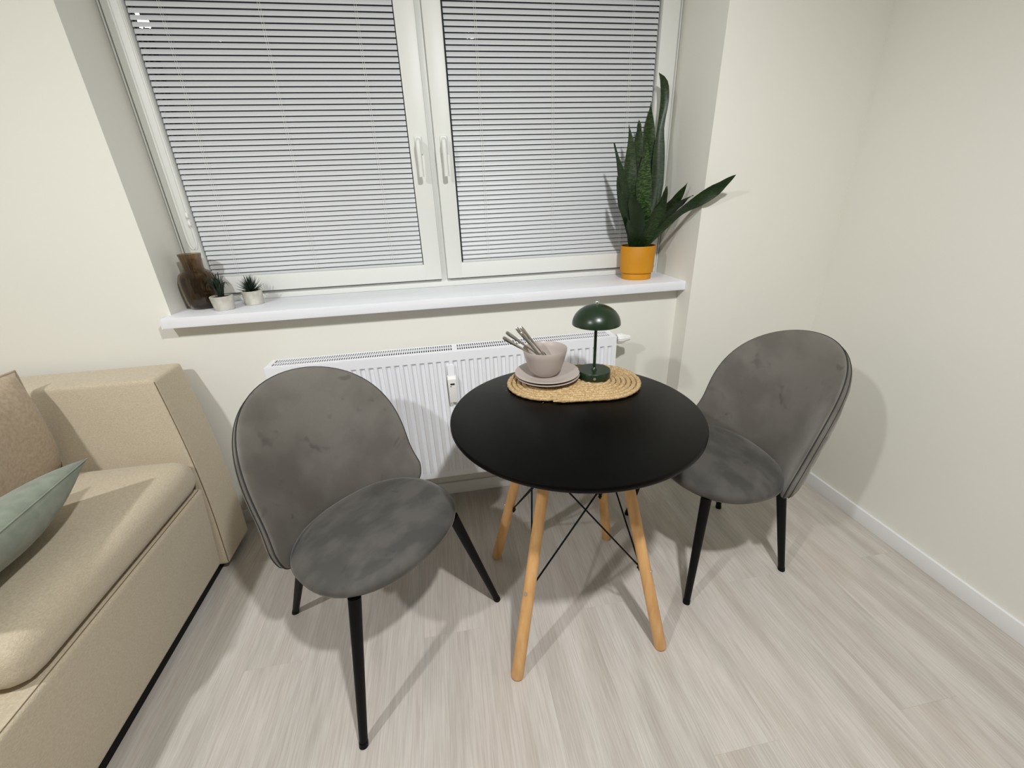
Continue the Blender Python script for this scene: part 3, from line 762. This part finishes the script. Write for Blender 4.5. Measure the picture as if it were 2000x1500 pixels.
# snake plant
PX, PY = .866, .092
sp_ = thing('snake_plant', 'tall snake plant in a mustard yellow pot at the right end of the sill', 'plant', (PX, PY, SILL1))
b = B(); lathe(b, [(0, 0), (.064, 0), (.066, .002), (.0665, .026), (.0655, .028), (.072, .0295), (.0735, .031), (.0775, .143), (.0765, .145), (.0735, .145), (.0720, .130), (0, .130)], 64); obj('pot', b, M['yellow'], sp_, smooth=40)
b = B(); lathe(b, [(0, .136), (.04, .135), (.0725, .132)], 24); obj('soil', b, M['soil'], sp_, smooth=True)
LEAVES = [
([(0.905, 0.09, 1.12), (0.933, 0.1, 1.336), (0.935, 0.11, 1.495), (0.937, 0.12, 1.604), (0.946, 0.125, 1.702), (0.936, 0.125, 1.762), (0.907, 0.12, 1.794)], [0.024, 0.046, 0.050, 0.028, 0.036, 0.029, 0.002], .35),
([(0.890, 0.11, 1.12), (0.906, 0.13, 1.337), (0.902, 0.14, 1.498), (0.902, 0.15, 1.619), (0.902, 0.155, 1.7)], [0.036, 0.063, 0.068, 0.049, 0.002], .6),
([(0.875, 0.07, 1.12), (0.872, 0.06, 1.25), (0.855, 0.05, 1.338), (0.848, 0.05, 1.416), (0.848, 0.05, 1.502), (0.848, 0.05, 1.544)], [0.028, 0.048, 0.076, 0.072, 0.038, 0.003], 1.6),
([(0.855, 0.10, 1.12), (0.851, 0.12, 1.425), (0.849, 0.13, 1.564), (0.847, 0.13, 1.606), (0.843, 0.13, 1.638)], [0.035, 0.049, 0.042, 0.028, 0.002], .5),
([(0.838, 0.08, 1.12), (0.807, 0.07, 1.34), (0.792, 0.07, 1.463), (0.788, 0.07, 1.547), (0.774, 0.07, 1.612)], [0.035, 0.048, 0.049, 0.025, 0.002], .5),
([(0.838, 0.06, 1.12), (0.781, 0.04, 1.324), (0.736, 0.03, 1.44), (0.696, 0.02, 1.543)], [0.035, 0.037, 0.033, 0.002], .2),
([(0.830, 0.05, 1.12), (0.766, 0.02, 1.279), (0.732, 0.01, 1.342), (0.708, 0.0, 1.429)], [0.034, 0.041, 0.032, 0.002], .1),
([(0.850, 0.045, 1.12), (0.817, 0.02, 1.259), (0.787, 0.01, 1.323), (0.775, 0.01, 1.357)], [0.048, 0.06, 0.039, 0.003], .05),
([(0.820, 0.06, 1.12), (0.79, 0.03, 1.219), (0.772, 0.02, 1.273)], [0.041, 0.037, 0.003], .1),
([(0.875, 0.05, 1.12), (0.895, 0.02, 1.244), (0.916, 0.0, 1.318), (0.922, -0.01, 1.384)], [0.042, 0.071, 0.056, 0.002], .4),
([(0.905, 0.09, 1.12), (0.962, 0.05, 1.275), (0.984, 0.01, 1.333), (1.0, -0.03, 1.392)], [0.029, 0.048, 0.038, 0.002], .3),
([(0.900, 0.07, 1.12), (0.958, 0.02, 1.27), (0.992, -0.02, 1.318), (1.014, -0.06, 1.343)], [0.028, 0.041, 0.028, 0.002], .2),
([(0.895, 0.06, 1.12), (0.950, 0.01, 1.236), (0.975, -0.045, 1.282), (1.004, -0.115, 1.322), (1.050, -0.150, 1.360), (1.072, -0.175, 1.386), (1.090, -0.20, 1.408)], [0.016, 0.03, 0.03, 0.046, 0.049, 0.027, 0.002], .25),
([(0.905, 0.11, 1.12), (0.950, 0.13, 1.274), (0.961, 0.13, 1.359), (0.961, 0.13, 1.405)], [0.037, 0.043, 0.028, 0.002], .3),
]
def crom(P, t):
    n = len(P) - 1; i = min(int(t * n), n - 1); f = t * n - i
    p0, p1, p2, p3 = P[max(i - 1, 0)], P[i], P[i + 1], P[min(i + 2, n)]
    return .5 * ((2 * p1) + (p2 - p0) * f + (2 * p0 - 5 * p1 + 4 * p2 - p3) * f * f + (3 * p1 - p0 - 3 * p2 + p3) * f ** 3)
for li, (pts, wd, mot) in enumerate(LEAVES):
    P = [Vector(p) for p in pts]; P[0] = Vector((PX + (P[0].x - PX) * .5, PY + (P[0].y - PY) * .4, 1.125)); Wv = [Vector((w_, 0, 0)) for w_ in wd]; N = 18; b = B(); pv = None
    yaw = random.uniform(-.35, .35)
    for i in range(N + 1):
        q = i / N; c = crom(P, q); t = (crom(P, min(1, q + .03)) - crom(P, max(0, q - .03))).normalized()
        w_ = max(.001, crom(Wv, q).x) / 2
        f = Vector((math.sin(yaw + .5 * (q - .5)), -math.cos(yaw + .5 * (q - .5)), 0.0)); sd = t.cross(f).normalized(); nn = sd.cross(t).normalized()
        if nn.dot(f) < 0: nn = -nn
        cup = w_ * .30; wav = .0025 * math.sin(q * 17 + li * 2)
        ring = []
        for s, d_ in ((-1, 0), (-.5, -.75), (0, -1), (.5, -.75), (1, 0), (.5, -.75), (0, -1), (-.5, -.75)):
            k = len(ring); back = k > 4
            ring.append(c + sd * (w_ * s) + nn * (cup * d_ + wav * s - (min(.0035, w_ * .3) if back else 0)))
        ring = [b.verts.new(v - Vector((PX, PY, SILL1))) for v in ring]
        if pv:
            for k in range(8): b.faces.new((pv[k], pv[(k + 1) % 8], ring[(k + 1) % 8], ring[k]))
        else: b.faces.new(ring)
        pv = ring
    b.faces.new(pv)
    o = obj('leaf', b, M['leaf'], sp_, smooth=60); o['mottle'] = mot
